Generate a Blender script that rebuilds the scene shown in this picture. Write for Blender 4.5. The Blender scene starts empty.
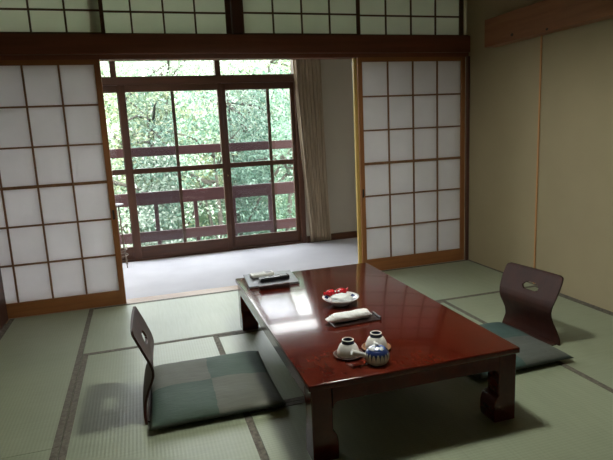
import bpy, bmesh, math, random
from mathutils import Vector, Matrix, noise
import numpy as np
PI = math.pi
S = bpy.context.scene
COL = S.collection
random.seed(7)

# ------------------------------------------------------------------ materials
def newmat(name):
    m = bpy.data.materials.new(name); m.use_nodes = True
    nt = m.node_tree
    b = nt.nodes['Principled BSDF']
    return m, nt, b
def N(nt, typ, **kw):
    n = nt.nodes.new(typ)
    for k, v in kw.items(): setattr(n, k, v)
    return n
def L(nt, a, b): nt.links.new(a, b)
def ramp(nt, fac, stops):
    r = N(nt, 'ShaderNodeValToRGB')
    e = r.color_ramp.elements
    while len(e) < len(stops): e.new(0.5)
    for i, (p, c) in enumerate(stops):
        e[i].position = p; e[i].color = (*c, 1)
    L(nt, fac, r.inputs[0]); return r
def coords(nt, scale=(1, 1, 1), kind='Object'):
    tc = N(nt, 'ShaderNodeTexCoord'); mp = N(nt, 'ShaderNodeMapping')
    mp.inputs['Scale'].default_value = scale
    L(nt, tc.outputs[kind], mp.inputs[0]); return mp.outputs[0]
def noise_tex(nt, vec, scale, detail=4, rough=.55):
    n = N(nt, 'ShaderNodeTexNoise'); n.inputs['Scale'].default_value = scale
    n.inputs['Detail'].default_value = detail; n.inputs['Roughness'].default_value = rough
    L(nt, vec, n.inputs['Vector']); return n
def bump(nt, b, h, strength=.2, dist=.01):
    n = N(nt, 'ShaderNodeBump'); n.inputs['Strength'].default_value = strength
    n.inputs['Distance'].default_value = dist
    L(nt, h, n.inputs['Height']); L(nt, n.outputs[0], b.inputs['Normal'])
def math_n(nt, op, a, b=None):
    n = N(nt, 'ShaderNodeMath', operation=op)
    for i, v in enumerate((a, b)):
        if v is None: continue
        if isinstance(v, (int, float)): n.inputs[i].default_value = v
        else: L(nt, v, n.inputs[i])
    return n.outputs[0]

def flat(name, c, rough=.5, metal=0, nscale=0, var=.12, bmp=0, coat=0):
    m, nt, b = newmat(name)
    b.inputs['Roughness'].default_value = rough; b.inputs['Metallic'].default_value = metal
    b.inputs['Base Color'].default_value = (*c, 1)
    if coat: b.inputs['Coat Weight'].default_value = coat; b.inputs['Coat Roughness'].default_value = .06
    if nscale:
        n = noise_tex(nt, coords(nt), nscale)
        r = ramp(nt, n.outputs[0], [(.3, tuple(x * (1 - var) for x in c)), (.7, tuple(min(1, x * (1 + var)) for x in c))])
        L(nt, r.outputs[0], b.inputs['Base Color'])
        if bmp: bump(nt, b, n.outputs[0], bmp)
    return m
def wood(name, c1, c2, axis, rough=.45, scale=30, coat=0):
    m, nt, b = newmat(name)
    sc = [1, 1, 1]; sc['xyz'.index(axis)] = .06
    v = coords(nt, tuple(sc))
    n = noise_tex(nt, v, scale, 5, .6)
    n2 = noise_tex(nt, coords(nt), 2.2, 3)
    mx = math_n(nt, 'ADD', math_n(nt, 'MULTIPLY', n.outputs[0], .7), math_n(nt, 'MULTIPLY', n2.outputs[0], .3))
    r = ramp(nt, mx, [(.35, c1), (.65, c2)])
    L(nt, r.outputs[0], b.inputs['Base Color']); b.inputs['Roughness'].default_value = rough
    if coat: b.inputs['Coat Weight'].default_value = coat; b.inputs['Coat Roughness'].default_value = .05
    bump(nt, b, n.outputs[0], .08, .003)
    return m

M = {}
M['beam'] = wood('dark_red_wood', (.15, .05, .028), (.22, .075, .042), 'x', .5, 22)
M['beam_z'] = wood('dark_red_wood_upright', (.06, .022, .015), (.1, .038, .025), 'z', .5, 22)
M['ranma'] = wood('transom_wood', (.075, .035, .018), (.12, .055, .028), 'x', .5)
M['shoji_x'] = wood('orange_wood_cross', (.23, .085, .026), (.33, .135, .045), 'x', .42)
M['shoji_z'] = wood('orange_wood_upright', (.23, .085, .026), (.33, .135, .045), 'z', .42)
M['kumiko'] = wood('lattice_wood', (.17, .08, .035), (.25, .12, .055), 'z', .5)
M['door_x'] = wood('window_wood_cross', (.05, .016, .006), (.095, .031, .011), 'x', .45)
M['door_z'] = wood('window_wood_upright', (.05, .016, .006), (.095, .031, .011), 'z', .45)
M['head'] = wood('window_head_wood', (.06, .025, .015), (.1, .04, .022), 'x', .45)
M['sill'] = wood('sill_wood', (.3, .2, .14), (.42, .29, .21), 'x', .4)
M['batten'] = wood('batten_wood', (.42, .2, .075), (.55, .27, .1), 'z', .5)
M['rail'] = wood('plum_painted_board', (.04, .011, .013), (.06, .017, .02), 'x', .55, 12)
M['plyw'] = wood('dark_bent_plywood', (.021, .006, .004), (.041, .011, .006), 'z', .5, 26)
M['plyw'].node_tree.nodes['Principled BSDF'].inputs['Specular IOR Level'].default_value = .22
M['decking'] = wood('balcony_boards', (.1, .07, .055), (.16, .12, .09), 'x', .6)
M['ceiling'] = wood('ceiling_boards', (.3, .2, .12), (.4, .28, .17), 'x', .5, 14)
# lacquer: mottled deep red brown under a clear glossy coat
m, nt, b = newmat('red_brown_lacquer')
n1 = noise_tex(nt, coords(nt, (1, .5, 1)), 9, 7, .75); n2 = noise_tex(nt, coords(nt), 60, 3)
r = ramp(nt, n1.outputs[0], [(.2, (.042, .005, .0035)), (.5, (.072, .0085, .004)), (.8, (.115, .017, .007))])
L(nt, r.outputs[0], b.inputs['Base Color']); b.inputs['Roughness'].default_value = .15
b.inputs['Specular IOR Level'].default_value = .32
b.inputs['Coat Weight'].default_value = .22; b.inputs['Coat Roughness'].default_value = .04
bump(nt, b, n2.outputs[0], .035, .002)
M['lacquer'] = m
# knotty hanging board
m, nt, b = newmat('knotty_red_board')
n1 = noise_tex(nt, coords(nt, (1, .07, 1)), 26, 5, .6)
r = ramp(nt, n1.outputs[0], [(.3, (.2, .075, .03)), (.7, (.3, .12, .05))])
L(nt, r.outputs[0], b.inputs['Base Color']); b.inputs['Roughness'].default_value = .5
M['board'] = m
M['lit_stile'] = wood('lit_yellow_stile_wood', (.5, .33, .09), (.62, .43, .13), 'z', .4)  # shoji stile wood with the light on its edge painted in as yellow
M['knot'] = flat('dark_knot', (.02, .009, .006), .6, nscale=90, var=.4)
# paper
def paper(name, c, tr):
    m, nt, b = newmat(name)
    n1 = noise_tex(nt, coords(nt), 6, 5); n2 = noise_tex(nt, coords(nt, (1, 1, 4)), 120, 3)
    r = ramp(nt, n1.outputs[0], [(.3, tuple(x * .95 for x in c)), (.7, c)])
    L(nt, r.outputs[0], b.inputs['Base Color']); b.inputs['Roughness'].default_value = .8
    b.inputs['Specular IOR Level'].default_value = .15
    t = N(nt, 'ShaderNodeBsdfTranslucent'); L(nt, r.outputs[0], t.inputs['Color'])
    mx = N(nt, 'ShaderNodeMixShader'); mx.inputs[0].default_value = tr
    L(nt, b.outputs[0], mx.inputs[1]); L(nt, t.outputs[0], mx.inputs[2])
    L(nt, mx.outputs[0], nt.nodes['Material Output'].inputs[0])
    bump(nt, b, n2.outputs[0], .05, .001)
    return m
M['paper'] = paper('shoji_paper', (.95, .94, .95), .56)
M['ranma_paper'] = paper('transom_paper', (.9, .92, .84), .72)
# walls
def plaster(name, c, bs=.25):
    m, nt, b = newmat(name)
    n1 = noise_tex(nt, coords(nt), 3, 4); n2 = noise_tex(nt, coords(nt), 160, 4)
    r = ramp(nt, n1.outputs[0], [(.3, tuple(x * .94 for x in c)), (.7, c)])
    L(nt, r.outputs[0], b.inputs['Base Color']); b.inputs['Roughness'].default_value = .9
    b.inputs['Specular IOR Level'].default_value = .2
    bump(nt, b, n2.outputs[0], bs, .003)
    return m
M['plaster'] = plaster('beige_sand_plaster', (.355, .297, .188))
M['ceiling2'] = plaster('white_ceiling', (.75, .73, .68), .1)
M['plaster2'] = plaster('pale_grey_plaster', (.42, .38, .31), .15)
# tatami
def tatami(name, c1, c2, axis):
    m, nt, b = newmat(name)
    tc = N(nt, 'ShaderNodeTexCoord'); sp = N(nt, 'ShaderNodeSeparateXYZ'); L(nt, tc.outputs['Object'], sp.inputs[0])
    a = sp.outputs['Y' if axis == 'x' else 'X']; o = sp.outputs['X' if axis == 'x' else 'Y']
    s1 = math_n(nt, 'SINE', math_n(nt, 'MULTIPLY', a, 2 * PI / .0155))       # the ribs of the weave
    s2 = math_n(nt, 'SINE', math_n(nt, 'MULTIPLY', o, 2 * PI / .006))        # rush strands across
    sc = (1, 18, 1) if axis == 'y' else (18, 1, 1)
    n1 = noise_tex(nt, coords(nt, sc), 5, 4, .6); n3 = noise_tex(nt, coords(nt), 2.2, 4)
    f = math_n(nt, 'ADD', math_n(nt, 'MULTIPLY', n1.outputs[0], .5), math_n(nt, 'MULTIPLY', n3.outputs[0], .5))
    f = math_n(nt, 'ADD', f, math_n(nt, 'MULTIPLY', s1, .06))
    r = ramp(nt, f, [(.22, c1), (.75, c2)])
    L(nt, r.outputs[0], b.inputs['Base Color']); b.inputs['Roughness'].default_value = .45
    b.inputs['Specular IOR Level'].default_value = .8
    h = math_n(nt, 'ADD', math_n(nt, 'MULTIPLY', s1, .6), math_n(nt, 'MULTIPLY', s2, .2))
    bump(nt, b, h, .12, .002)
    return m
TC = ((.222, .258, .172), (.322, .362, .255))
M['tatami_x'] = tatami('rush_weave_crosswise', *TC, 'x')
M['tatami_y'] = tatami('rush_weave_lengthwise', *TC, 'y')
m, nt, b = newmat('tatami_edge_cloth')
n1 = noise_tex(nt, coords(nt), 70, 3); 
r = ramp(nt, n1.outputs[0], [(.35, (.085, .075, .058)), (.65, (.165, .148, .118))])
L(nt, r.outputs[0], b.inputs['Base Color']); b.inputs['Roughness'].default_value = .85
M['edge'] = m
m, nt, b = newmat('pale_lavender_carpet')
n1 = noise_tex(nt, coords(nt), 400, 3); n2 = noise_tex(nt, coords(nt), 3, 3)
r = ramp(nt, n2.outputs[0], [(.3, (.46, .455, .495)), (.7, (.52, .515, .555))])
L(nt, r.outputs[0], b.inputs['Base Color']); b.inputs['Roughness'].default_value = .95
bump(nt, b, n1.outputs[0], .4, .004)
M['carpet'] = m
# curtain
m, nt, b = newmat('taupe_curtain_cloth')
n1 = noise_tex(nt, coords(nt, (1, 1, .02)), 55, 3)
r = ramp(nt, n1.outputs[0], [(.3, (.25, .195, .135)), (.7, (.5, .4, .29))])
L(nt, r.outputs[0], b.inputs['Base Color']); b.inputs['Roughness'].default_value = .85
M['curtain'] = m
# cushions: 2 x 2 patchwork
def cushion_mat(name, cols, side):
    m, nt, b = newmat(name)
    tc = N(nt, 'ShaderNodeTexCoord'); sp = N(nt, 'ShaderNodeSeparateXYZ'); L(nt, tc.outputs['Object'], sp.inputs[0])
    wob = noise_tex(nt, coords(nt), 9, 2)
    w = math_n(nt, 'MULTIPLY', math_n(nt, 'SUBTRACT', wob.outputs[0], .5), .03)
    gx = math_n(nt, 'GREATER_THAN', math_n(nt, 'ADD', sp.outputs['X'], w), 0)
    gy = math_n(nt, 'GREATER_THAN', math_n(nt, 'ADD', sp.outputs['Y'], w), 0)
    def mix(f, a, c):
        n = N(nt, 'ShaderNodeMix', data_type='RGBA')
        L(nt, f, n.inputs[0])
        for i, v in ((6, a), (7, c)):
            if isinstance(v, tuple): n.inputs[i].default_value = (*v, 1)
            else: L(nt, v, n.inputs[i])
        return n.outputs[2]
    lo = mix(gx, cols[0], cols[1]); hi = mix(gx, cols[2], cols[3])   # near row, far row
    c = mix(gy, lo, hi)
    up = math_n(nt, 'GREATER_THAN', sp.outputs['Z'], .034)
    c = mix(up, side, c)
    n1 = noise_tex(nt, coords(nt, (1, 14, 1)), 10, 5, .65)
    hs = N(nt, 'ShaderNodeHueSaturation'); L(nt, c, hs.inputs['Color'])
    L(nt, math_n(nt, 'ADD', math_n(nt, 'MULTIPLY', n1.outputs[0], .7), .65), hs.inputs['Value'])
    L(nt, hs.outputs[0], b.inputs['Base Color']); b.inputs['Roughness'].default_value = .7
    n2 = noise_tex(nt, coords(nt, (1, 2.6, 1)), 26, 4, .6); bump(nt, b, n2.outputs[0], .35, .006)
    return m
GRN = (.028, .056, .038); GRY = (.076, .08, .06); TEAL = (.038, .074, .066); GRY2 = (.082, .09, .08)
M['cush_l'] = cushion_mat('green_and_grey_patch_cloth', (GRN, GRY, GRY, GRN), (.045, .06, .045))
M['cush_r'] = cushion_mat('teal_and_grey_patch_cloth', (TEAL, GRY2, TEAL, TEAL), (.04, .055, .05))
# ceramics
M['white_cer'] = flat('white_porcelain', (.8, .79, .75), .18, nscale=12, var=.04)
M['navy'] = flat('navy_glaze', (.02, .035, .075), .2, nscale=40, var=.25)
def pot_mat():
    m, nt, b = newmat('white_glaze_with_blue_brushwork')
    tc = N(nt, 'ShaderNodeTexCoord'); sp = N(nt, 'ShaderNodeSeparateXYZ'); L(nt, tc.outputs['Object'], sp.inputs[0])
    an = math_n(nt, 'ARCTAN2', sp.outputs['Y'], sp.outputs['X'])
    sw = math_n(nt, 'ABSOLUTE', math_n(nt, 'SINE', math_n(nt, 'MULTIPLY', an, 9)))
    sw = math_n(nt, 'POWER', sw, .55)
    low = math_n(nt, 'ADD', math_n(nt, 'MULTIPLY', sw, .036), .012)   # how far each stroke runs down
    n1 = noise_tex(nt, coords(nt), 60, 2)
    g = math_n(nt, 'GREATER_THAN', math_n(nt, 'ADD', sp.outputs['Z'], math_n(nt, 'MULTIPLY', math_n(nt, 'SUBTRACT', n1.outputs[0], .5), .015)), low)
    r = ramp(nt, g, [(0, (.75, .74, .69)), (1, (.015, .03, .12))])
    L(nt, r.outputs[0], b.inputs['Base Color']); b.inputs['Roughness'].default_value = .2
    return m
M['pot'] = pot_mat()
m, nt, b = newmat('white_lid_with_blue_patches')
n1 = noise_tex(nt, coords(nt), 34, 2)
r = ramp(nt, n1.outputs[0], [(.5, (.8, .82, .83)), (.56, (.05, .13, .42))])
L(nt, r.outputs[0], b.inputs['Base Color']); b.inputs['Roughness'].default_value = .2
M['lid'] = m
def rim_mat():
    m, nt, b = newmat('white_porcelain_with_blue_rim_marks')
    tc = N(nt, 'ShaderNodeTexCoord'); sp = N(nt, 'ShaderNodeSeparateXYZ'); L(nt, tc.outputs['Object'], sp.inputs[0])
    an = math_n(nt, 'ARCTAN2', sp.outputs['Y'], sp.outputs['X'])
    s = math_n(nt, 'GREATER_THAN', math_n(nt, 'SINE', math_n(nt, 'MULTIPLY', an, 8)), -.15)
    rad = math_n(nt, 'SQRT', math_n(nt, 'ADD', math_n(nt, 'POWER', sp.outputs['X'], 2), math_n(nt, 'POWER', sp.outputs['Y'], 2)))
    a = math_n(nt, 'MULTIPLY', math_n(nt, 'GREATER_THAN', rad, .064), math_n(nt, 'LESS_THAN', rad, .081))
    up = math_n(nt, 'GREATER_THAN', sp.outputs['Z'], .0265)
    g = math_n(nt, 'MULTIPLY', math_n(nt, 'MULTIPLY', s, a), up)
    r = ramp(nt, g, [(0, (.78, .79, .8)), (1, (.02, .035, .12))])
    L(nt, r.outputs[0], b.inputs['Base Color']); b.inputs['Roughness'].default_value = .18
    return m
M['plate'] = rim_mat()
M['saucer'] = flat('dark_wooden_saucer', (.05, .022, .013), .35, nscale=50, var=.3)
M['saucer2'] = flat('amber_wooden_saucer', (.22, .1, .035), .35, nscale=50, var=.3)
M['towel'] = flat('white_wrapped_towel', (.9, .9, .9), .3, nscale=45, var=.05, bmp=.5)
M['film'] = flat('crinkled_clear_film', (.75, .74, .72), .12, nscale=60, var=.15, bmp=.5)
M['tray'] = flat('dark_plastic_tray', (.022, .01, .008), .3)
M['black'] = flat('black_leatherette', (.018, .016, .02), .3, nscale=200, var=.3, bmp=.15)
M['black'].node_tree.nodes['Principled BSDF'].inputs['Specular IOR Level'].default_value = .3
M['blackp'] = flat('black_plastic', (.02, .02, .022), .25)
M['whitep'] = flat('off_white_plastic', (.75, .74, .7), .4)
M['greyp'] = flat('grey_rubber', (.28, .28, .29), .6)
M['case'] = flat('maroon_leather', (.028, .010, .010), .45, nscale=80, var=.25)
M['red'] = flat('shiny_red_wrapper', (.5, .012, .02), .25, nscale=60, var=.4, bmp=.4)
M['whitew'] = flat('crumpled_white_wrapper', (.85, .87, .87), .3, nscale=50, var=.06, bmp=.5)
M['dark'] = flat('dark_metal', (.03, .028, .026), .4, .6)
M['brass'] = flat('worn_brass', (.5, .4, .2), .35, .8)
M['steel'] = flat('pale_steel_wire', (.16, .12, .09), .35, .7)
M['bark'] = flat('grey_brown_bark', (.06, .055, .042), .9, nscale=20, var=.4, bmp=.6)
def leafmat(name, stops):
    m, nt, b = newmat(name)
    g = N(nt, 'ShaderNodeNewGeometry')
    r = ramp(nt, g.outputs['Random Per Island'], stops)
    L(nt, r.outputs[0], b.inputs['Base Color']); b.inputs['Roughness'].default_value = .4
    t = N(nt, 'ShaderNodeBsdfTranslucent'); L(nt, r.outputs[0], t.inputs['Color'])
    mx = N(nt, 'ShaderNodeMixShader'); mx.inputs[0].default_value = .3
    L(nt, b.outputs[0], mx.inputs[1]); L(nt, t.outputs[0], mx.inputs[2])
    L(nt, mx.outputs[0], nt.nodes['Material Output'].inputs[0])
    return m
M['leaf_a'] = leafmat('cool_green_leaves', [(0, (.03, .08, .05)), (.45, (.085, .165, .11)), (1, (.24, .35, .25))])
M['leaf_b'] = leafmat('yellow_green_leaves', [(0, (.08, .13, .06)), (.6, (.22, .27, .14)), (1, (.48, .48, .3))])
M['leaf_c'] = leafmat('pale_green_leaves', [(0, (.09, .14, .09)), (.5, (.25, .31, .23)), (1, (.52, .56, .46))])
M['hill'] = flat('mossy_hillside', (.06, .11, .05), .95, nscale=2, var=.5, bmp=.5)
# window glass: clear thin pane with a faint reflection
m, nt, b = newmat('clear_window_glass')
nt.nodes.remove(b)
t = N(nt, 'ShaderNodeBsdfTransparent'); t.inputs[0].default_value = (.96, .98, .97, 1)
gl = N(nt, 'ShaderNodeBsdfGlossy'); gl.inputs['Roughness'].default_value = .02
fr = N(nt, 'ShaderNodeLayerWeight')
fz = math_n(nt, 'ADD', math_n(nt, 'MULTIPLY', math_n(nt, 'POWER', fr.outputs['Facing'], 5), .6), .025)
mx = N(nt, 'ShaderNodeMixShader'); L(nt, fz, mx.inputs[0]); L(nt, t.outputs[0], mx.inputs[1]); L(nt, gl.outputs[0], mx.inputs[2])
L(nt, mx.outputs[0], nt.nodes['Material Output'].inputs[0])
M['glass'] = m
m, nt, b = newmat('fine_insect_mesh')
b.inputs['Base Color'].default_value = (.13, .15, .18, 1); b.inputs['Roughness'].default_value = .7
t = N(nt, 'ShaderNodeBsdfTransparent'); t.inputs[0].default_value = (.85, .86, .89, 1)
mx = N(nt, 'ShaderNodeMixShader'); mx.inputs[0].default_value = .1
L(nt, t.outputs[0], mx.inputs[1]); L(nt, b.outputs[0], mx.inputs[2]); L(nt, mx.outputs[0], nt.nodes['Material Output'].inputs[0])
M['net'] = m

# ------------------------------------------------------------------ geometry helpers
def BM(): return bmesh.new()
def box(bm, x0, x1, y0, y1, z0, z1, bev=0, seg=1):
    r = bmesh.ops.create_cube(bm, size=1)
    vs = r['verts']
    for v in vs:
        v.co = Vector(((x0 + x1) / 2 + v.co.x * (x1 - x0), (y0 + y1) / 2 + v.co.y * (y1 - y0), (z0 + z1) / 2 + v.co.z * (z1 - z0)))
    if bev:
        es = list({e for v in vs for e in v.link_edges})
        bmesh.ops.bevel(bm, geom=es, offset=bev, segments=seg, affect='EDGES', profile=.5)
    return bm
def lathe(bm, prof, seg=40, c=(0, 0, 0), axis='z'):
    rings = []
    for r, z in prof:
        ring = []
        for i in range(seg):
            a = 2 * PI * i / seg
            ring.append(bm.verts.new((c[0] + r * math.cos(a), c[1] + r * math.sin(a), c[2] + z)) if r > 1e-6 else None)
        if r <= 1e-6:
            v = bm.verts.new((c[0], c[1], c[2] + z)); ring = [v] * seg
        rings.append(ring)
    for a, b in zip(rings, rings[1:]):
        for i in range(seg):
            q = [a[i], a[(i + 1) % seg], b[(i + 1) % seg], b[i]]
            u = []
            for v in q:
                if v not in u: u.append(v)
            if len(u) > 2:
                try: bm.faces.new(u)
                except ValueError: pass
    return bm
def tube(bm, pts, rad, seg=8, cap=True):
    pts = [Vector(p) for p in pts]
    if isinstance(rad, (int, float)): rad = [rad] * len(pts)
    rings = []
    up = Vector((.31, .2, .93)).normalized()
    for i, p in enumerate(pts):
        d = (pts[min(i + 1, len(pts) - 1)] - pts[max(i - 1, 0)]).normalized()
        a = d.cross(up)
        if a.length < 1e-3: a = d.cross(Vector((1, 0, 0)))
        a.normalize(); b2 = d.cross(a)
        rings.append([bm.verts.new(p + (a * math.cos(2 * PI * k / seg) + b2 * math.sin(2 * PI * k / seg)) * rad[i]) for k in range(seg)])
    for a, b2 in zip(rings, rings[1:]):
        for k in range(seg): bm.faces.new((a[k], a[(k + 1) % seg], b2[(k + 1) % seg], b2[k]))
    if cap: bm.faces.new(rings[0][::-1]); bm.faces.new(rings[-1])
    return bm
def prism(bm, poly, y0, y1, M4=None):
    """polygon in x,z pushed from y0 to y1"""
    a = [bm.verts.new((x, y0, z)) for x, z in poly]; c = [bm.verts.new((x, y1, z)) for x, z in poly]
    n = len(poly)
    bm.faces.new(a); bm.faces.new(c[::-1])
    for i in range(n): bm.faces.new((a[i], c[i], c[(i + 1) % n], a[(i + 1) % n]))
    if M4 is not None: bmesh.ops.transform(bm, matrix=M4, verts=a + c)
    return bm
WLOC = {}
def obj(name, bm, mat, parent=None, smooth=False, loc=None, tri=None):
    """link bm as ONE mesh object; its vertices are in the parent's own coordinates"""
    bmesh.ops.recalc_face_normals(bm, faces=bm.faces)
    me = bpy.data.meshes.new(name); bm.to_mesh(me); bm.free()
    if isinstance(mat, str): mat = M[mat]
    me.materials.append(mat)
    if smooth:
        for p in me.polygons: p.use_smooth = True
        if smooth != 'all':
            me.set_sharp_from_angle(angle=math.radians(40))
    o = bpy.data.objects.new(name, me); COL.objects.link(o)
    if parent is not None: o.parent = parent
    if loc is not None: o.location = loc
    return o
def thing(name, label, cat, loc=(0, 0, 0), rz=0, group=None):
    o = bpy.data.objects.new(name, None); o.empty_display_size = .1; COL.objects.link(o)
    o.location = loc; o.rotation_euler = (0, 0, rz)
    tag(o, label, cat, group); return o
def tag(o, label=None, cat=None, group=None, kind=None):
    if label: o['label'] = label
    if cat: o['category'] = cat
    if group: o['group'] = group
    if kind: o['kind'] = kind
    return o
def struct(name, bm, mat, label=None, smooth=False):
    o = obj(name, bm, mat, None, smooth); tag(o, label, None, None, 'structure'); return o
def sbox(name, dims, mat, label=None, bev=0):
    return struct(name, box(BM(), *dims, bev), mat, label)

XL, XR = .535, 4.35
YW = 1.50
# ------------------------------------------------------------------ the setting
sbox('floor', (-.1, 4.6, -5.3, 0.0, -.12, -.035), M['decking'], 'sub-floor under the tatami')
sbox('floor_veranda', (.2, 4.6, .121, 1.56, -.12, 0), M['carpet'], 'pale carpeted veranda floor below the windows')
sbox('wall_left', (.36, XL, -5.2, -.012, -.03, 2.6), M['plaster'])
sbox('wall_right', (XR, XR + .12, -5.2, 1.62, -.03, 2.6), M['plaster'], 'beige plaster wall to the right')
sbox('wall_rear', (.36, XR + .12, -5.32, -5.2, -.03, 2.6), M['plaster'])
sbox('wall_front', (.2, XR, .0, .1, 2.295, 2.6), M['plaster'])
sbox('ceiling', (.2, XR + .12, -5.32, .1, 2.6, 2.68), M['ceiling'])
sbox('ceiling_veranda', (.2, XR, .1, 1.62, 2.3, 2.36), M['ceiling2'])
sbox('wall_veranda_left', (.08, .2, -.0, 1.62, -.03, 2.6), M['plaster2'])
sbox('wall_veranda', (3.262, XR, 1.47, 1.62, 0, 2.3), M['plaster2'], 'grey beige wall beside the window, behind the curtain')
sbox('baseboard_veranda', (3.262, XR, 1.455, 1.4695, 0, .075), M['door_x'])
sbox('eave', (-.6, 5.2, 1.62, 1.85, 2.5, 2.56), M['decking'])
# lintel, sill, posts
b_ = BM(); box(b_, .2, XR, 0, .1, 1.80, 1.833, .002); struct('trim_1', b_, 'beam', 'grooved head track above the paper screens')
b_ = BM(); box(b_, XL - .3, XR - .002, -.03, .098, 1.8325, 1.968, .003); struct('trim_2', b_, 'beam', 'deep red-brown lintel board across the room')
b_ = BM(); box(b_, .2, XR, 0, .1, 1.968, 1.978, .001); struct('trim_3', b_, 'ranma')
b_ = BM()
for y0, y1 in ((-.004, .033), (.037, .071), (.075, .12)): box(b_, .2, XR, y0, y1, -.03, .001)
struct('trim_4', b_, 'sill', 'grooved wooden sill of the paper screens')
b_ = BM(); box(b_, XR - .028, XR - .001, -.028, -.001, 0, 1.8, .002); struct('trim_5', b_, 'beam_z', 'thin dark post in the right corner')
b_ = BM(); box(b_, XL - .11, XL + .004, -.3, -.01, 0, 1.8, .003); struct('trim_6', b_, 'beam_z', 'dark post at the left edge')
b_ = BM(); box(b_, 2.315, 2.39, -.018, .08, 1.978, 2.295, .003); struct('trim_7', b_, 'beam_z', 'dark post between the two pairs of transom screens')
b_ = BM(); box(b_, XR - .009, XR - .0005, -.905, -.891, .0, 1.84, .001); struct('trim_8', b_, 'batten', 'thin orange batten running up the right wall')
b_ = BM(); box(b_, XR - .012, XR - .0005, -5.2, -.03, -.03, .006); struct('baseboard_right', b_, 'edge')
b_ = BM(); box(b_, XL - .01, XL + .012, -5.2, -.12, -.03, .004); struct('baseboard_left', b_, 'edge')

# ------------------------------------------------------------------ tatami mats
def mat_thing(x0, x1, y0, y1, axis, label, e0=True, e1=True):
    cx, cy = (x0 + x1) / 2, (y0 + y1) / 2
    g = .0012; w = .031
    t = thing('tatami_mat', label, 'tatami mat', (cx, cy, -.034), 0, 'tatami mats of the floor')
    hx, hy = (x1 - x0) / 2 - g, (y1 - y0) / 2 - g
    obj('woven_surface', box(BM(), -hx, hx, -hy, hy, 0, .034), M['tatami_' + axis], t)
    for s, on in ((-1, e0), (1, e1)):
        if not on: continue
        if axis == 'x': d = (-hx, hx, *(sorted((s * hy, s * (hy - w)))))
        else: d = (*(sorted((s * hx, s * (hx - w)))), -hy, hy)
        obj('cloth_edging', box(BM(), *d, .0335, .0358, .0008), M['edge'], t)
    return t
YB, YM = -.957, -1.95
xA, xC, xE = 1.119, 1.915, 3.505
mat_thing(XL + .012, xA, YM, -.005, 'y', 'narrow tatami mat in the far left corner, in front of the left paper screen')
mat_thing(XL + .012, xA, -3.9, YM, 'y', 'narrow tatami mat at the bottom left corner, only its tip in view')
mat_thing(xA, 2.735, YB, -.005, 'x', 'tatami mat lying along the sill behind the left legless chair')
mat_thing(2.735, XR - .012, YB, -.005, 'x', 'tatami mat in front of the right paper screen, behind the table')
mat_thing(xA, xC, -2.62, YB, 'y', 'strongly ribbed tatami mat under the left legless chair and its cushion', True, True)
mat_thing(xA, xC, -4.3, -2.62, 'y', 'tatami mat nearest the viewer, below the left cushion mat')
mat_thing(xC, xE, YM, YB, 'x', 'tatami mat under the far half of the low table')
mat_thing(xC, xE, -2.93, YM, 'x', 'tatami mat under the near table legs, along the bottom of the picture')
mat_thing(xC, xE, -4.3, -2.93, 'x', 'tatami mat in front of the table, nearest the viewer')
mat_thing(xE, XR - .012, -2.9, YB, 'y', 'tatami mat along the right wall under the right legless chair')
mat_thing(xE, XR - .012, -4.6, -2.9, 'y', 'tatami mat along the right wall nearest the viewer')

# ------------------------------------------------------------------ shoji screens
ZT, ZB = 1.766, .1104
def lattice(bm, xs, zs, x0, x1, z0, z1, y0, y1, w=.0125, mid=None):
    for x in xs: box(bm, x - w / 2, x + w / 2, y0, y1, z0, z1)
    for i, z in enumerate(zs):
        ww = w if i != mid else .021
        box(bm, x0, x1, y0 - .0008, y1 - .0008, z - ww / 2, z + ww / 2)
def shoji(xo0, xo1, p0, c, y, label, pull=None, rows=6, ncol=4, name='shoji_screen', z0=.002, zb=ZB, zt=ZT, z1=1.80, fm=('shoji_x', 'shoji_z'), pap='paper', mid=2, cat='paper screen', dep=.03, grp='paper sliding screens', km='kumiko'):
    cx = (xo0 + xo1) / 2
    t = thing(name, label, cat, (cx, y, z0), 0, grp)
    X = lambda v: v - cx
    Z = lambda v: v - z0
    p1 = p0 + ncol * c
    f = BM(); box(f, X(xo0), X(p0), 0, dep, 0, Z(z1), .0015); obj('stile', f, M[fm[1]], t)
    f = BM(); box(f, X(p1), X(xo1), 0, dep, 0, Z(z1), .0015); st = obj('stile', f, M[fm[1]], t)
    f = BM(); box(f, X(p0), X(p1), .001, dep - .001, 0, Z(zb), .001); obj('bottom_rail', f, M[fm[0]], t)
    f = BM(); box(f, X(p0), X(p1), .001, dep - .001, Z(zt), Z(z1), .001); obj('top_rail', f, M[fm[0]], t)
    f = BM(); lattice(f, [X(p0 + c * k) for k in range(1, ncol)], [Z(zb + (zt - zb) * k / rows) for k in range(1, rows)], X(p0), X(p1), Z(zb), Z(zt), .004, .014, mid=mid)
    obj('lattice', f, M[km], t)
    f = BM(); box(f, X(p0) - .004, X(p1) + .004, .0145, .0155, Z(zb) - .004, Z(zt) + .004)
    obj('paper_sheet', f, M[pap], t)
    if pull:
        f = BM(); box(f, X(pull) - .008, X(pull) + .008, -.0012, .002, .655, .725, .001); o = obj('finger_pull', f, M['dark'], t)
        o['label'] = 'dark recessed finger pull'
    return t
shoji(.345, 1.352, .384, .2316, .001, 'large paper screen of wood lattice at the left, half hiding the window', 1.331)
shoji(3.317, XR - .03, 3.355, .2314, .001, 'paper screen of wood lattice at the right, against the beige wall', 3.336)
shoji(.33, 1.337, .37, .2316, .0385, 'second paper screen stacked behind the left one, just its edge showing')
shoji(3.296, XR - .05, 3.334, .2314, .0385, 'second paper screen stacked behind the right one, only its edge showing, painted yellow as if lit', fm=('shoji_x', 'lit_stile'))
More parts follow.
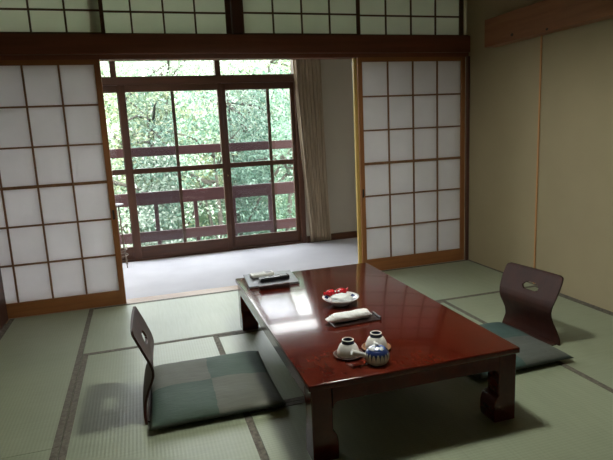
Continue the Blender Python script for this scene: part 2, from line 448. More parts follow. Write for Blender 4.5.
RZ = dict(rows=2, name='transom_screen', z0=1.979, zb=1.984, zt=2.277, z1=2.294, fm=('ranma', 'ranma'), pap='ranma_paper', mid=None, cat='transom screen', dep=.022, grp='transom screens above the lintel', km='ranma')
shoji(.46, 1.412, .485, .225, .002, 'leftmost paper transom screen above the lintel', **RZ)
shoji(1.312, 2.312, 1.368, .2265, .03, 'second paper transom screen from the left, left of the dark post', **RZ)
shoji(2.393, 3.35, 2.405, .229, .002, 'third paper transom screen from the left, right of the dark post', **RZ)
shoji(3.32, XR - .03, 3.362, .2295, .03, 'rightmost paper transom screen, by the beige wall', **RZ)

# ------------------------------------------------------------------ veranda window
def pane(t, x0, x1, z0, z1, y, name='pane'):
    return obj(name, box(BM(), x0 - .004, x1 + .004, y - .0015, y + .0015, z0 - .004, z1 + .004), M['glass'], t)
b_ = BM(); box(b_, .2, 3.262, 1.475, 1.60, -.03, .018, .002)
w = struct('window_1', b_, 'door_x', 'dark wooden window frame of the veranda')
obj('head_rail', box(BM(), .2, 3.262, 1.475, 1.60, 1.752, 1.832, .003), M['head'], w)
obj('top_rail', box(BM(), .2, 3.262, 1.475, 1.60, 2.2, 2.3, .003), M['head'], w)
obj('jamb', box(BM(), 3.205, 3.262, 1.475, 1.60, .018, 2.2, .003), M['door_z'], w)
for x in (.36, 1.367, 2.376): obj('mullion', box(BM(), x, x + .056, 1.485, 1.59, 1.832, 2.2, .003), M['head'], w)
for x0, x1 in ((.2, .36), (.416, 1.367), (1.423, 2.376), (2.432, 3.205)): pane(w, x0, x1, 1.832, 2.2, 1.54, 'transom_pane')
def slider(x0, x1, y, sl, sr, label, latch=False):
    t = thing('sliding_glass_door', label, 'glass door', ((x0 + x1) / 2, y, .018), 0, 'sliding glass doors of the veranda')
    h = (x1 - x0) / 2
    zt_, zm, zb_ = 1.734, .868, .125
    for a, c in ((-h, -h + sl), (h - sr, h)):
        o = obj('stile', box(BM(), a, c, 0, .034, 0, zt_, .003), M['door_z'], t)
    if latch:
        f = BM(); lathe(f, [(0, -.006), (.01, -.005), (.012, 0), (.012, .004), (0, .004)], 14)
        bmesh.ops.rotate(f, verts=f.verts, cent=(0, 0, 0), matrix=Matrix.Rotation(PI / 2, 3, 'X'))
        bmesh.ops.translate(f, verts=f.verts, vec=(-h + sl / 2, -.003, .79))
        obj('latch', f, M['brass'], t)
    obj('bottom_rail', box(BM(), -h + sl, h - sr, .001, .033, 0, zb_, .003), M['door_x'], t)
    obj('mid_rail', box(BM(), -h + sl, h - sr, .001, .033, zm, zm + .052, .003), M['door_x'], t)
    obj('top_rail', box(BM(), -h + sl, h - sr, .001, .033, 1.668, zt_, .003), M['head'], t)
    pane(t, -h + sl, h - sr, zb_, zm, .017); pane(t, -h + sl, h - sr, zm + .052, 1.668, .017)
    return t
slider(.45, 1.452, 1.515, .045, .045, 'left sliding glass door, mostly hidden by the left paper screen')
slider(1.418, 2.428, 1.478, .07, .045, 'middle sliding glass door with red-brown frame', False)
slider(2.386, 3.204, 1.515, .085, .04, 'right sliding glass door with red-brown frame, beside the curtain', True)
def netscreen(x0, x1, label):
    t = thing('insect_screen', label, 'insect screen', ((x0 + x1) / 2, 1.562, .02), 0, 'insect screens outside the glass')
    h = (x1 - x0) / 2
    f = BM(); box(f, -h, -h + .03, 0, .02, 0, 1.73); box(f, h - .032, h, 0, .02, 0, 1.73); box(f, -h + .03, h - .032, 0, .02, 0, .06); box(f, -h + .03, h - .032, 0, .02, 1.69, 1.73)
    box(f, -h + .03, h - .032, 0, .02, .87, .915)
    obj('frame', f, M['head'], t)
    obj('netting', box(BM(), -h + .028, h - .03, .0095, .0105, .055, 1.695), M['net'], t)
netscreen(1.435, 1.955, 'insect screen behind the left half of the middle glass door')
netscreen(2.42, 2.945, 'insect screen behind the left half of the right glass door')

# ------------------------------------------------------------------ curtain
def curtain():
    bm = BM(); nu, nv = 130, 24
    front = []
    for j in range(nv + 1):
        t = j / nv; z = .012 + (2.08 - .012) * t
        e = (1 - t) ** 1.3
        x0 = 3.182 + .112 * e; x1 = 3.486 + .055 * e
        row = []
        for i in range(nu + 1):
            u = i / nu
            ph = 2 * PI * 7.5 * u + .35 * math.sin(5 * u + 2 * t)
            y = 1.427 + (.021 + .004 * math.sin(9 * u)) * math.sin(ph) + .003 * math.sin(3.1 * t + 11 * u)
            x = x0 + (x1 - x0) * (u + .022 * math.sin(2 * ph))
            row.append((x, y, z))
        front.append(row)
    c = Vector((3.37, 1.43, 0))
    V = [[bm.verts.new(Vector(p) - c) for p in row] for row in front]
    W = [[bm.verts.new(Vector(p) - c + Vector((0, .004, 0))) for p in row] for row in front]
    for A, flip in ((V, 0), (W, 1)):
        for j in range(nv):
            for i in range(nu):
                q = (A[j][i], A[j][i + 1], A[j + 1][i + 1], A[j + 1][i]); bm.faces.new(q[::-1] if flip else q)
    for j in range(nv):
        for i in (0, nu): bm.faces.new((V[j][i], V[j + 1][i], W[j + 1][i], W[j][i]))
    for i in range(nu):
        for j in (0, nv): bm.faces.new((V[j][i], V[j][i + 1], W[j][i + 1], W[j][i]))
    t = thing('curtain', 'taupe curtain gathered at the right end of the window, hanging to the carpet', 'curtain', tuple(c))
    obj('cloth', bm, M['curtain'], t, 'all')
    f = BM(); box(f, -.24, .16, -.032, .036, 2.08, 2.13, .002); o = obj('heading_tape', f, M['curtain'], t)
    f = BM(); box(f, -3.1, .9, -.012, .012, 2.135, 2.16, .002); obj('curtain_track', f, M['whitep'], t)
    for k in range(6):
        tube(f := BM(), [(-.2 + .066 * k, 0, 2.128), (-.2 + .066 * k, 0, 2.137)], .004); obj('hook', f, M['steel'], t)
curtain()

# slim wire stand inside the veranda, by the left screen
st = thing('side_stand', 'slim metal wire stand on the veranda carpet, half hidden behind the left screen', 'stand', (1.265, 1.30, 0))
f = BM(); lathe(f, [(0, .612), (.1, .612), (.104, .617), (.1, .622), (0, .622)], 36); obj('top', f, M['greyp'], st, True)
for k in range(4):
    a = PI / 4 + k * PI / 2
    f = BM(); tube(f, [(.075 * math.cos(a), .075 * math.sin(a), .612), (.088 * math.cos(a), .088 * math.sin(a), .2), (.11 * math.cos(a), .11 * math.sin(a), .0)], .0045); obj('leg', f, M['steel'], st, 'all')
for z, r in ((.17, .09), (.115, .096)):
    f = BM(); tube(f, [(r * math.cos(2 * PI * i / 28), r * math.sin(2 * PI * i / 28), z) for i in range(29)], .0035, 6); obj('ring', f, M['steel'], st, 'all')

# ------------------------------------------------------------------ board on the right wall
bd = thing('wall_board', 'thick knotty red-brown board fixed high along the right wall', 'wall board', (XR - .1, -2.42, 1.922))
def q(f, d, n=0): return box(f, *d, .003)
obj('plank', q(BM(), (0, .0995, -1.6, 2.055, -.103, .105)), M['board'], bd)
for (yy, zz, r) in ((1.72, -.062, .011), (1.36, -.088, .008), (.9, .03, .008)):
    f = BM(); lathe(f, [(0, .0012), (r * .7, .001), (r, 0)], 18)
    bmesh.ops.rotate(f, verts=f.verts, cent=(0, 0, 0), matrix=Matrix.Rotation(-PI / 2, 3, 'Y'))
    bmesh.ops.scale(f, verts=f.verts, vec=(1, 1.5, 1)); bmesh.ops.translate(f, verts=f.verts, vec=(-.0002, yy, zz))
    o = obj('knot', f, M['knot'], bd)

# ------------------------------------------------------------------ low table
TX, TY, TZ, TW, TL = 2.522, -1.6465, .3215, .9184, 1.615
tb = thing('low_table', 'low red-brown lacquered table in the middle of the tatami', 'table', (TX, TY, 0), -.0062)
hx, hy = TW / 2, TL / 2
f = BM(); box(f, -hx, hx, -hy, hy, TZ - .026, TZ, .006, 3); obj('tabletop', f, M['lacquer'], tb, True)
i_ = .010
zt_ = TZ - .026; za = TZ - .085
def apron_poly(h):   # apron side view with curved shoulders running into the legs
    lw = .085; r = .028; p = [(-h + lw, zt_), (-h + lw, za - r)]
    for k in range(1, 7):
        a = PI - k * PI / 2 / 6
        p.append((-h + lw + r + r * math.cos(a), za - r + r * math.sin(a)))
    p += [(-x, z) for x, z in p[::-1]]
    return p
f = BM(); prism(f, apron_poly(hx - i_), -hy + i_, -hy + i_ + .03); obj('apron', f, M['lacquer'], tb)
f = BM(); prism(f, apron_poly(hx - i_), hy - i_ - .03, hy - i_); obj('apron', f, M['lacquer'], tb)
for s in (-1, 1):
    f = BM(); prism(f, apron_poly(hy - i_), -.015, .015, Matrix.Translation((s * (hx - i_ - .015), 0, 0)) @ Matrix.Rotation(PI / 2, 4, 'Z'))
    obj('apron', f, M['lacquer'], tb)
def leg(sx, sy):
    """square post with a scroll foot curling in towards the table's middle on both inner faces"""
    bm = BM(); ox, oy = sx * (hx - i_), sy * (hy - i_)
    prof = []
    n = 60
    for k in range(n + 1):
        z = zt_ * (1 - k / n)
        w = .083
        if z < .115:
            u = z / .115
            w = .083 + .021 * (1 - max(0, u - .45) ** 2 / .3025) ** .5 * (1 - .12 * max(0, .2 - u) / .2)
        prof.append((z, w))
    rings = []
    for z, w in prof:
        c = .004
        xs = [(0, 0), (w, 0), (w, w), (0, w)]
        pts = [(c, 0), (w - c, 0), (w, c), (w, w - c), (w - c, w), (c, w), (0, w - c), (0, c)]
        rings.append([bm.verts.new((ox - sx * a, oy - sy * b2, z)) for a, b2 in pts])
    for a, c in zip(rings, rings[1:]):
        for k in range(8): bm.faces.new((a[k], a[(k + 1) % 8], c[(k + 1) % 8], c[k]))
    bm.faces.new(rings[0]); bm.faces.new(rings[-1][::-1])
    return bm
for sx in (-1, 1):
    for sy in (-1, 1): obj('leg', leg(sx, sy), M['lacquer'], tb, True)

# ------------------------------------------------------------------ zaisu (legless chairs)
PROF = [(z * 1.06, x) for z, x in [(0, 0), (.02, -.004), (.05, -.004), (.09, .005), (.13, .023), (.17, .042), (.2, .05), (.235, .045), (.27, .03), (.32, .008), (.36, -.011), (.39, -.024)]]
def pz(z):
    for (a, b_), (c, d) in zip(PROF, PROF[1:]):
        if z <= c:
            t = (z - a) / (c - a); t2 = t
            return b_ + (d - b_) * t2
    return PROF[-1][1]
HW = [(z * 1.06, w) for z, w in [(0, .216), (.03, .208), (.07, .19), (.12, .178), (.16, .18), (.21, .192), (.26, .203), (.31, .208), (.35, .207), (.376, .204), (.387, .195), (.39, .182)]]
def hw(z):
    for (a, b_), (c, d) in zip(HW, HW[1:]):
        if z <= c: return b_ + (d - b_) * (z - a) / (c - a)
    return HW[-1][1]
def cloud(y, z):
    """inside the cloud shaped hand hole"""
    z -= .312
    for cy, cz, r in ((-.032, -.002, .018), (-.012, .009, .02), (.014, .009, .02), (.033, -.002, .018), (-.014, -.01, .016), (.014, -.01, .016)):
        if (y - .013 - cy * 1.15) ** 2 / 1.25 + (z - cz) ** 2 < r * r: return True
    return False
def backrest_mesh():
    # flat outline with the hole, filled, then bent to the profile
    bm = BM()
    zs = [i * .4134 / 60 for i in range(61)]
    zs[-1] = .4134
    ny = 64
    th = .011
    def P(y, z, off):
        sm = .5 * (pz(max(0, z - .012)) + pz(min(.4134, z + .012)))
        x = sm + .13 * y * y
        return Vector((x + off, y, z))
    F = []; B = []
    for z in zs:
        h = hw(z); F.append([]); B.append([])
        for k in range(ny + 1):
            y = -h + 2 * h * k / ny
            F[-1].append(bm.verts.new(P(y, z, 0))); B[-1].append(bm.verts.new(P(y, z, -th)))
    keep = [[True] * ny for _ in range(60)]
    for j in range(60):
        for k in range(ny):
            zc = (zs[j] + zs[j + 1]) / 2; h = (hw(zs[j]) + hw(zs[j + 1])) / 2
            keep[j][k] = not cloud(-h + 2 * h * (k + .5) / ny, zc)
    def K(j, k): return 0 <= j < 60 and 0 <= k < ny and keep[j][k]
    for j in range(60):
        for k in range(ny):
            if not keep[j][k]: continue
            bm.faces.new((F[j][k], F[j][k + 1], F[j + 1][k + 1], F[j + 1][k]))
            bm.faces.new((B[j][k], B[j + 1][k], B[j + 1][k + 1], B[j][k + 1]))
            for (dj, dk, a, c) in ((-1, 0, (j, k), (j, k + 1)), (1, 0, (j + 1, k + 1), (j + 1, k)), (0, -1, (j + 1, k), (j, k)), (0, 1, (j, k + 1), (j + 1, k + 1))):
                if not K(j + dj, k + dk):
                    bm.faces.new((F[a[0]][a[1]], B[a[0]][a[1]], B[c[0]][c[1]], F[c[0]][c[1]]))
    bmesh.ops.delete(bm, geom=[v for v in bm.verts if not v.link_faces], context='VERTS')
    return bm
def seat_mesh():
    bm = BM(); pts = []
    x0, x1, h, r = .004, .40, .2, .05
    for cx_, cy_, a0 in ((x1 - r, h - r, 0), (x0 + .01, h - .01, PI / 2), (x0 + .01, -h + .01, PI), (x1 - r, -h + r, 1.5 * PI)):
        rr = r if cx_ > .2 else .01
        for k in range(7):
            a = a0 + k * PI / 12; pts.append((cx_ + rr * math.cos(a), cy_ + rr * math.sin(a)))
    lo = [bm.verts.new((x, y, .001)) for x, y in pts]; hi = [bm.verts.new((x, y, .008)) for x, y in pts]
    bm.faces.new(lo[::-1]); bm.faces.new(hi)
    for i in range(len(pts)): bm.faces.new((lo[i], lo[(i + 1) % len(pts)], hi[(i + 1) % len(pts)], hi[i]))
    return bm
z1 = thing('floor_chair', 'legless bent-plywood chair on the left, seen edge-on beside the green patchwork cushion', 'legless chair', (1.472, -1.69, .001), math.radians(-1.5), 'legless chairs at the low table')
obj('backrest', backrest_mesh(), M['plyw'], z1, True); obj('seat', seat_mesh(), M['plyw'], z1)
z2 = z1.copy(); COL.objects.link(z2); z1.scale = (1, 1, 1.03)
for ch in list(z1.children):
    c = ch.copy(); COL.objects.link(c); c.parent = z2
z2.location = (3.654, -1.695, .001); z2.rotation_euler = (0, 0, PI + math.radians(7)); z2.scale = (1, 1, .945)
z2['label'] = 'legless bent-plywood chair on the right with a cloud-shaped hand hole, near the beige wall'

# ------------------------------------------------------------------ floor cushions
def cushion(cx, cy, wx, wy, rz, mat, label, inseat, seed):
    bm = BM(); n = 40
    top = []; bot = []
    R = Matrix.Rotation(-rz, 2)
    for j in range(n + 1):
        top.append([]); bot.append([])
        for i in range(n + 1):
            u = -1 + 2 * i / n; v = -1 + 2 * j / n
            # sides bow in a little between pointed corners
            x = u * wx / 2 * (1 - .025 * (1 - v * v) * abs(u)); y = v * wy / 2 * (1 - .025 * (1 - u * u) * abs(v))
            k = max(0, (1 - abs(u) ** 5) * (1 - abs(v) ** 5)) ** .45
            wr = noise.noise(Vector((x * 7 + seed, y * 7, 0))) * .006 + noise.noise(Vector((x * 22 + seed, y * 9, 3))) * .0025
            zt2 = .024 + (.036 + wr) * k
            e = max(abs(u), abs(v))
            zb2 = .012 if e < .8 else .012 + (.012) * ((e - .8) / .2) ** 2
            edge = e > .999
            vt = bm.verts.new((x, y, zt2)); top[-1].append(vt)
            bot[-1].append(vt if edge else bm.verts.new((x, y, zb2 - .003)))
    for j in range(n):
        for i in range(n):
            bm.faces.new((top[j][i], top[j][i + 1], top[j + 1][i + 1], top[j + 1][i]))
            qd = [bot[j][i], bot[j + 1][i], bot[j + 1][i + 1], bot[j][i + 1]]
            try: bm.faces.new(qd)
            except ValueError: pass
    o = obj('floor_cushion', bm, mat, None, 'all', (cx, cy, .0025))
    o.rotation_euler = (0, 0, rz)
    tag(o, label, 'cushion', 'patchwork floor cushions')
    return o
cushion(1.782, -1.685, .60, .66, math.radians(-1), M['cush_l'], 'green and grey patchwork floor cushion on the left of the table', None, 0)
cushion(3.29, -1.83, .58, .58, math.radians(2), M['cush_r'], 'teal and grey floor cushion on the right, half behind the table', None, 5)

# ------------------------------------------------------------------ things on the table
T = TZ + .0006
def lump(bm, c, r, seed, amp=.25, sub=3):
    rr = bmesh.ops.create_icosphere(bm, subdivisions=sub, radius=1)
    for v in rr['verts']:
        d = v.co.normalized(); k = 1 + amp * noise.noise(d * 2.3 + Vector((seed, 0, 0))) + amp * .5 * noise.noise(d * 6 + Vector((0, seed, 0)))
        v.co = Vector((c[0] + d.x * r[0] * k, c[1] + d.y * r[1] * k, c[2] + d.z * r[2] * k))
        if v.co.z < c[2] - r[2] * .8: v.co.z = c[2] - r[2] * .8
# plate with sweets
PX, PY = 2.502, -1.615
pl = thing('small_plate', 'white footed plate with blue rim marks holding red and white sweets', 'plate', (PX, PY, T)); pl.scale = (1.07, 1.07, 1.12)
f = BM(); lathe(f, [(0, .003), (.032, .003), (.034, 0), (.04, 0), (.042, .006), (.058, .014), (.078, .025), (.0905, .0345), (.092, .0365), (.0905, .0375), (.078, .0315), (.06, .0245), (.05, .017), (.03, .012), (0, .011)], 56)
obj('dish', f, M['plate'], pl, 'all')
sw = BM(); lump(sw, (0, 0, .018), (.058, .042, .021), 2, .35)
o = obj('wrapped_sweet', sw, M['whitew'], None, 'all', (PX + .0, PY - .012, T + .019)); tag(o, 'crumpled white wrapped sweet filling the middle of the plate', 'sweet', 'sweets on the plate')
for k, (dx, dy) in enumerate(((-.034, .04), (.03, .046))):
    t = thing('wrapped_sweet', ('left' if k == 0 else 'right') + ' one of the two shiny red wrapped sweets at the back of the plate', 'sweet', (PX + dx, PY + dy + .02, T + .037), .15, 'sweets on the plate')
    sw = BM(); lump(sw, (0, 0, .012), (.031, .018, .018), 5 + k, .2); obj('red_packet', sw, M['red'], t, 'all')
    for s in (-1, 1):
        sw = BM(); prism(sw, [(s * .026, .012), (s * .042, .026), (s * .042, .004)], -.004, .004); obj('twisted_end', sw, M['red'], t)
    sw = BM(); lump(sw, (.022 if k == 0 else -.022, -.01, .019), (.007, .005, .005), 9, .1, 2); o = obj('paper_dot', sw, M['whitew'], t, 'all'); o['label'] = 'small white dot'
# towel on its tray
to = thing('towel_tray', 'narrow dark tray under the rolled white towel', 'tray', (2.472, -1.888, T), math.radians(2))
f = BM(); box(f, -.122, .122, -.046, .046, 0, .006, .002); obj('base', f, M['tray'], to)
f = BM(); box(f, .114, .122, -.046, .046, .006, .019, .002); obj('end_rim', f, M['tray'], to)
f = BM(); box(f, -.122, -.114, -.03, .03, .006, .012, .002); obj('end_rim', f, M['tray'], to)
tw = thing('hand_towel', 'rolled white hand towel in a clear packet, lying on the dark tray', 'towel', (2.449, -1.884, T + .0065), math.radians(3))
f = BM()
rings = []; nn = 30
for i in range(nn + 1):
    u = i / nn; x = -.092 + .184 * u
    k = 1.0 if .06 < u < .94 else .86
    ring = []
    for a in range(26):
        an = 2 * PI * a / 26
        rr = 1 + .13 * noise.noise(Vector((x * 30, math.cos(an) * 2, math.sin(an) * 2)))
        ring.append(f.verts.new((x, .031 * k * rr * math.cos(an), .0235 + .0225 * k * rr * math.sin(an) * (1 if math.sin(an) > 0 else .99))))
    rings.append(ring)
for a, c in zip(rings, rings[1:]):
    for k in range(26): f.faces.new((a[k], a[(k + 1) % 26], c[(k + 1) % 26], c[k]))
f.faces.new(rings[0][::-1]); f.faces.new(rings[-1])
obj('rolled_cloth', f, M['towel'], tw, True)
for s in (-1, 1):
    f = BM(); rings = []
    for i in range(9):
        u = i / 8; x = s * (.091 + (.034 if s < 0 else .014) * u); h = .0235 * (1 - .86 * u) ; wd = .031 * (1 - (.45 if s < 0 else .05) * u)
        rings.append([f.verts.new((x, wd * (1 + .08 * math.sin(a * 3 + i)) * math.cos(2 * PI * a / 18), .021 + h * (1 + .15 * math.sin(a * 5 + i * 2)) * math.sin(2 * PI * a / 18) * .86)) for a in range(18)])
    for a, c in zip(rings, rings[1:]):
        for k in range(18): f.faces.new((a[k], a[(k + 1) % 18], c[(k + 1) % 18], c[k]))
    f.faces.new(rings[0]); f.faces.new(rings[-1])
    o = obj('packet_end', f, M['film'], tw, 'all'); o['label'] = 'crinkled clear end of the packet'
# teacups, upside down on saucers
def saucer(x, y, mat, label):
    f = BM(); lathe(f, [(0, 0), (.03, 0), (.05, .003), (.061, .008), (.062, .0095), (.059, .0095), (.049, .0055), (.03, .004), (0, .004)], 48)
    o = obj('saucer', f, M[mat], None, 'all', (x, y, T)); tag(o, label, 'saucer', 'wooden saucers'); return o
def cup(x, y, label):
    t = thing('teacup', label, 'teacup', (x, y, T + .0072), 0, 'upturned teacups'); t.scale = (1.1, 1.1, 1.08)
    f = BM(); lathe(f, [(.0405, 0), (.0425, .0005), (.0428, .004), (.041, .015), (.037, .027), (.031, .038), (.0245, .045), (.022, .0475), (.02, .0475), (.023, .042), (.033, .03), (.038, .015), (.0405, 0)], 44)
    obj('bowl', f, M['white_cer'], t, 'all')
    f = BM(); lathe(f, [(.0245, .0445), (.0235, .0485), (.0225, .0565), (.0222, .058)], 40); g = [(.0222, .058)]
    lathe(f, [(.0178, .058), (.017, .047), (0, .0465)], 40)
    o = obj('foot_ring', f, M['navy'], t, 'all'); o['label'] = 'navy foot ring'
    f = BM(); lathe(f, [(.0225, .0575), (.0222, .0592), (.02, .0602), (.0178, .0592), (.0176, .0575)], 40); o = obj('ring_edge', f, M['white_cer'], t, 'all')
    return t
saucer(2.293, -2.252, 'saucer', 'dark saucer under the left upturned teacup')
saucer(2.428, -2.232, 'saucer2', 'amber-edged saucer under the right upturned teacup, behind the teapot')
cup(2.293, -2.252, 'upturned white teacup at the left, navy foot ring up, on a dark saucer')
cup(2.428, -2.232, 'upturned white teacup behind the blue and white teapot')
# teapot
tp = thing('teapot', 'small white teapot with blue brush strokes and a straight side handle', 'teapot', (2.373, -2.362, T))
f = BM(); lathe(f, [(0, .002), (.03, .002), (.033, 0), (.041, .006), (.0475, .018), (.0495, .03), (.048, .043), (.043, .054), (.036, .0595), (.034, .0605), (.0335, .059), (0, .057)], 52)
obj('body', f, M['pot'], tp, 'all')
f = BM(); lathe(f, [(.0335, .0595), (.034, .062), (.03, .066), (.018, .07), (.007, .0715), (.006, .074), (.0085, .078), (.0075, .082), (0, .083)], 40); lathe(f, [(0, .0598), (.0335, .0595)], 40)
lid = obj('lid', f, M['lid'], tp, 'all')
d = Vector((-.93, .12, .33)).normalized(); p0 = Vector((-.043, .004, .036))
f = BM(); tube(f, [p0, p0 + d * .02, p0 + d * .045, p0 + d * .062, p0 + d * .064], [.0085, .0095, .0115, .0125, .0115], 20); obj('handle', f, M['white_cer'], tp, True)
d2 = Vector((.25, .85, .55)).normalized(); p0 = Vector((.012, .042, .03))
f = BM(); tube(f, [p0, p0 + d2 * .02, p0 + d2 * .033 + Vector((0, 0, .004)), p0 + d2 * .04 + Vector((0, 0, .008))], [.011, .008, .006, .0055], 16); obj('spout', f, M['white_cer'], tp, 'all')
# folder, remotes, case
fo = thing('menu_folder', 'flat black folder lying at the far left corner of the table', 'folder', (2.272, -.975, T), math.radians(-4))
f = BM(); box(f, -.155, .155, -.15, .15, 0, .003, .001); obj('back_cover', f, M['black'], fo)
f = BM(); box(f, -.151, .15, -.146, .146, .003, .009); o = obj('pages', f, M['whitep'], fo)
f = BM(); box(f, -.155, .155, -.15, .15, .009, .012, .001); obj('front_cover', f, M['black'], fo)
f = BM(); box(f, -.157, -.150, -.15, .15, .0005, .0115, .002); obj('spine', f, M['black'], fo)
def remote(name, x, y, rz, l, w_, h, mat, bm_, label):
    t = thing(name, label, 'remote control', (x, y, T + .0126), rz, 'remote controls on the folder')
    f = BM(); box(f, -l / 2, l / 2, -w_ / 2, w_ / 2, 0, h, .004, 2); obj('body', f, M[mat], t, True)
    for i in range(5):
        for j in range(3):
            f = BM(); x0 = -l / 2 + .02 + i * (l * .5) / 5; y0 = -w_ * .3 + j * w_ * .3
            box(f, x0 - .004, x0 + .004, y0 - .0035, y0 + .0035, h - .0004, h + .0015, .0005); obj('button', f, M[bm_], t)
    f = BM(); box(f, l / 2 - .055, l / 2 - .012, -w_ * .32, w_ * .32, h - .0004, h + .0006); obj('display' if mat == 'whitep' else 'emitter_plate', f, M['greyp'], t)
remote('remote_control', 2.232, -.905, math.radians(6), .15, .062, .021, 'whitep', 'greyp', 'off-white remote control on the black folder')
remote('remote_control', 2.285, -1.015, math.radians(5), .19, .05, .02, 'blackp', 'greyp', 'black remote control on the folder, in front of the white one')
ca = thing('slim_case', 'slim dark maroon case leaning along the front edge of the black folder', 'case', (2.247, -1.1655, T), math.radians(-1))
f = BM(); box(f, -.094, .094, -.018, .018, 0, .026, .005, 2); obj('case_body', f, M['case'], ca, True)
f = BM(); box(f, -.092, .092, -.0186, -.0175, .0165, .018); o = obj('seam', f, M['black'], ca)

# ------------------------------------------------------------------ balcony and garden
sbox('balcony_floor', (-1.2, 6.2, 1.56, 2.7, -.3, -.2), M['decking'])
br = thing('balcony_railing', 'plum painted wooden balcony railing of three wide boards outside the window', 'railing', (2.3, 2.5, -.2))
for z0, z1_ in ((1.022, 1.128), (.445, .597), (-.005, .118)):
    f = BM(); box(f, -3.4, 3.8, 0, .035, z0 + .2, z1_ + .2, .004); obj('rail_board', f, M['rail'], br)
for k in range(-6, 8):
    x = 2.17 - 2.3 + .473 * k
    f = BM(); box(f, x - .024, x + .024, .036, .08, 0.0, .78, .003); obj('baluster', f, M['rail'], br)
for x in (-3.3, -1.72, 1.55, 3.7):
    f = BM(); box(f, x - .045, x + .045, .081, .16, 0, 1.36, .004); obj('post', f, M['rail'], br)

def hill_z(x, y):
    return -3.6 + max(0, y - 3) * .33 + .35 * math.sin(x * .6 + y * .3) + .3 * math.sin(y * .7 - x * .35)
bm = BM(); nx, ny = 60, 60
V = [[bm.verts.new((-22 + 50 * i / nx, 2.75 + 40 * j / ny, hill_z(-22 + 50 * i / nx, 2.75 + 40 * j / ny))) for i in range(nx + 1)] for j in range(ny + 1)]
for j in range(ny):
    for i in range(nx): bm.faces.new((V[j][i], V[j][i + 1], V[j + 1][i + 1], V[j + 1][i]))
GRD = struct('ground', bm, 'hill', 'wooded slope beyond the balcony', 'all')

def leaf_mesh(name, P, size, rng, mat, parent, aspect=.45, flatness=.9):
    n = len(P)
    nor = rng.normal(size=(n, 3)) * flatness + np.array([0, -.35, .75]); nor /= np.linalg.norm(nor, axis=1)[:, None]
    t = rng.normal(size=(n, 3)); t -= nor * (t * nor).sum(1)[:, None]; t /= np.linalg.norm(t, axis=1)[:, None]
    s = np.cross(nor, t); L_ = size * rng.uniform(.6, 1.3, size=n)[:, None]
    v = np.stack([P - t * L_ * .5, P + s * L_ * aspect * .5 + nor * L_ * .06, P + t * L_ * .5, P - s * L_ * aspect * .5 + nor * L_ * .06], 1).reshape(-1, 3)
    me = bpy.data.meshes.new(name)
    me.from_pydata(v.tolist(), [], [(4 * i, 4 * i + 1, 4 * i + 2, 4 * i + 3) for i in range(n)])
    me.materials.append(M[mat]); o = bpy.data.objects.new(name, me); COL.objects.link(o)
    if parent: o.parent = parent
    return o
def tree(x, y, top, rx, rz_, mat, label, seed, nleaf=6500, size=.11, kind='tree'):
    rng = np.random.default_rng(seed); z0 = hill_z(x, y); h = top - z0
    t = thing('leafy_tree', label, 'tree', (x, y, z0), 0, 'trees beyond the balcony')
    cz = h - rz_
    bm = BM(); tp_ = Vector((rng.uniform(-.3, .3), rng.uniform(-.3, .3), max(h * .75, h - rz_)))
    mid = tp_ * .5 + Vector((rng.uniform(-.25, .25), rng.uniform(-.2, .2), 0))
    tube(bm, [(0, 0, -.25), mid, tp_], [.1, .06, .02], 9); obj('trunk', bm, M['bark'], t, 'all')
    tips = []
    for k in range(9):
        a = rng.uniform(0, 2 * PI); zz = rng.uniform(.35, .95); st_ = mid.lerp(tp_, zz) if zz > .5 else Vector((0, 0, 0)).lerp(mid, zz * 2)
        e = Vector((math.cos(a) * rx * rng.uniform(.5, .9), math.sin(a) * rx * rng.uniform(.5, .9), cz + rng.uniform(-.5, .7) * rz_))
        bm = BM(); tube(bm, [st_, st_.lerp(e, .5) + Vector((0, 0, .15)), e], [.045, .028, .008], 6); obj('branch', bm, M['bark'], t, 'all')
        tips.append(e)
    nc = 95
    d = rng.normal(size=(nc, 3)); d /= np.linalg.norm(d, axis=1)[:, None]
    cc = d * (rng.uniform(.25, 1, size=nc) ** .45)[:, None] * np.array([rx, rx, rz_]) + np.array([0, 0, cz])
    ci = rng.integers(0, nc, size=nleaf)
    P = cc[ci] + rng.normal(size=(nleaf, 3)) * np.array([.3, .3, .1]) * (rx / 1.7)
    leaf_mesh('foliage', P, size, rng, mat, t)
    return t
trees = [
 # x, y, top z, radius, half height, leaf
 (1.0, 6.6, 1.9, 1.5, 2.0, 'leaf_c', 'pale feathery tree at the left of the view, close to the balcony'),
 (2.9, 7.2, 2.1, 1.7, 2.2, 'leaf_a', 'cool green bushy tree filling the middle of the window view'),
 (4.7, 6.8, 2.2, 1.6, 2.3, 'leaf_a', 'cool green tree seen just left of the curtain'),
 (1.9, 9.4, 3.1, 1.9, 2.4, 'leaf_b', 'yellow-green tree seen through the upper middle glass door'),
 (4.0, 10.2, 3.9, 2.1, 2.6, 'leaf_c', 'tall pale tree behind the bushy tree, showing in the transom panes'),
 (0.2, 10.0, 3.0, 1.7, 2.4, 'leaf_b', 'yellow-green tree at the far left, mostly behind the left screen'),
 (6.3, 9.6, 3.6, 2.0, 2.7, 'leaf_a', 'dark tree further right, hidden behind the curtain'),
 (2.6, 13.2, 5.0, 2.3, 2.9, 'leaf_c', 'tall hazy tree high on the slope, middle of the view'),
 (5.8, 14.0, 5.6, 2.4, 3.0, 'leaf_b', 'tall yellowish tree high on the slope to the right'),
 (-.9, 13.8, 4.6, 2.3, 2.9, 'leaf_c', 'pale tree high on the slope to the far left'),
 (-1.8, 7.4, 2.0, 1.7, 2.2, 'leaf_a', 'green tree left of the balcony, behind the left screen'),
]
for i, (x, y, tz_, rx, rz_, mt, lb) in enumerate(trees):
    tree(x, y, tz_, rx, rz_, mt, lb, 20 + i, 11000 if y < 9 else 8000, .085 if y < 9 else .11)
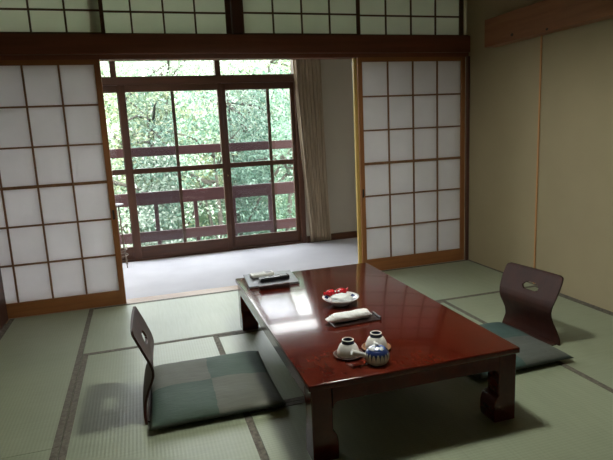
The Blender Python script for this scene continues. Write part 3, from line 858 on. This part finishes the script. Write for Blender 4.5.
rng = np.random.default_rng(5)
n = 14000
gx = rng.uniform(-8, 13, n); gy = 3.2 + 20 * rng.uniform(0, 1, n) ** .8
gz = np.array([hill_z(a, c) for a, c in zip(gx, gy)]) + rng.uniform(.02, 1.0, n) ** 1.2
o = leaf_mesh('undergrowth', np.stack([gx, gy, gz], 1), .2, rng, 'leaf_a', GRD); tag(o, 'loose green undergrowth covering the slope below the trees', None, None, 'stuff')

# ------------------------------------------------------------------ ceiling lamp over the table
LX, LY, LZ = 2.5, -1.93, 2.04
pl_ = thing('pendant_lamp', 'round pendant lamp hanging from the ceiling above the low table', 'lamp', (LX, LY, LZ))
f = BM(); lathe(f, [(.247, -.032), (.252, -.028), (.2, .06), (.1, .1), (.03, .115), (0, .116)], 40); lathe(f, [(.247, -.032), (.196, .054), (.098, .094), (0, .11)], 40); obj('shade', f, M['whitep'], pl_, True)
m, nt, b = newmat('lit_lamp_diffuser')
b.inputs['Base Color'].default_value = (.9, .9, .88, 1)
b.inputs['Emission Color'].default_value = (.98, 1, .9, 1); b.inputs['Emission Strength'].default_value = 172
f = BM(); lathe(f, [(0, -.012), (.08, -.008), (.112, .006), (.12, .02), (.115, .035), (0, .04)], 36); obj('diffuser', f, m, pl_, 'all')
f = BM(); tube(f, [(0, 0, .114), (0, 0, 2.57 - LZ)], .004); obj('cord', f, M['blackp'], pl_, 'all')
f = BM(); lathe(f, [(0, 2.565 - LZ), (.045, 2.568 - LZ), (.05, 2.5995 - LZ), (0, 2.5995 - LZ)], 28); obj('ceiling_rose', f, M['whitep'], pl_, True)
f = BM(); tube(f, [(.05, .03, -.01), (.05, .03, -.2)], .0015); tube(f, [(.05, .03, -.2), (.05, .03, -.225)], .005); obj('pull_cord', f, M['whitep'], pl_)

# ------------------------------------------------------------------ light
W = bpy.data.worlds.new('overcast_sky'); S.world = W; W.use_nodes = True
nt = W.node_tree; bg = nt.nodes['Background']
bg.inputs[0].default_value = (.97, .98, 1, 1); bg.inputs[1].default_value = 11.5
def light(name, typ, energy, loc, rot, **kw):
    l = bpy.data.lights.new(name, typ); l.energy = energy
    for k, v in kw.items(): setattr(l, k, v)
    o = bpy.data.objects.new(name, l); COL.objects.link(o); o.location = loc; o.rotation_euler = rot; return o
light('sun', 'SUN', 1.5, (0, 0, 8), (math.radians(38), 0, math.radians(20)), angle=math.radians(25), color=(1, .97, .9))
po = light('window_portal', 'AREA', 1, (1.75, 1.66, 1.1), (math.radians(90), 0, PI), shape='RECTANGLE', size=3.1, size_y=2.3)
po.data.cycles.is_portal = True
po.rotation_euler = (math.radians(-90), 0, 0)

# ------------------------------------------------------------------ camera
f_, yaw, pit, rol = 541.7931, -.2931085, -.1832978, -.0472826
cy, sy, cp, sp = math.cos(yaw), math.sin(yaw), math.cos(pit), math.sin(pit)
F = Vector((-sy * cp, cy * cp, sp)); R = Vector((cy, sy, 0)); U = R.cross(F)
cr, sr = math.cos(rol), math.sin(rol)
R2 = R * cr + U * sr; U2 = U * cr - R * sr
cam = bpy.data.cameras.new('camera'); co = bpy.data.objects.new('camera', cam); COL.objects.link(co)
mw = Matrix((R2, U2, -F)).transposed().to_4x4(); mw.translation = Vector((1.542634, -4.224713, 1.247437)); co.matrix_world = mw
cam.sensor_width = 36; cam.lens = f_ / 613 * 36; cam.clip_start = .05
S.camera = co
S.view_settings.view_transform = 'Standard'; S.view_settings.look = 'None'
S.view_settings.gamma = 1; S.view_settings.use_curve_mapping = False
S.view_settings.exposure = 0.0
S.cycles.use_denoising = True
S.cycles.max_bounces = 12; S.cycles.diffuse_bounces = 8; S.cycles.transparent_max_bounces = 16
S.cycles.sample_clamp_indirect = 8
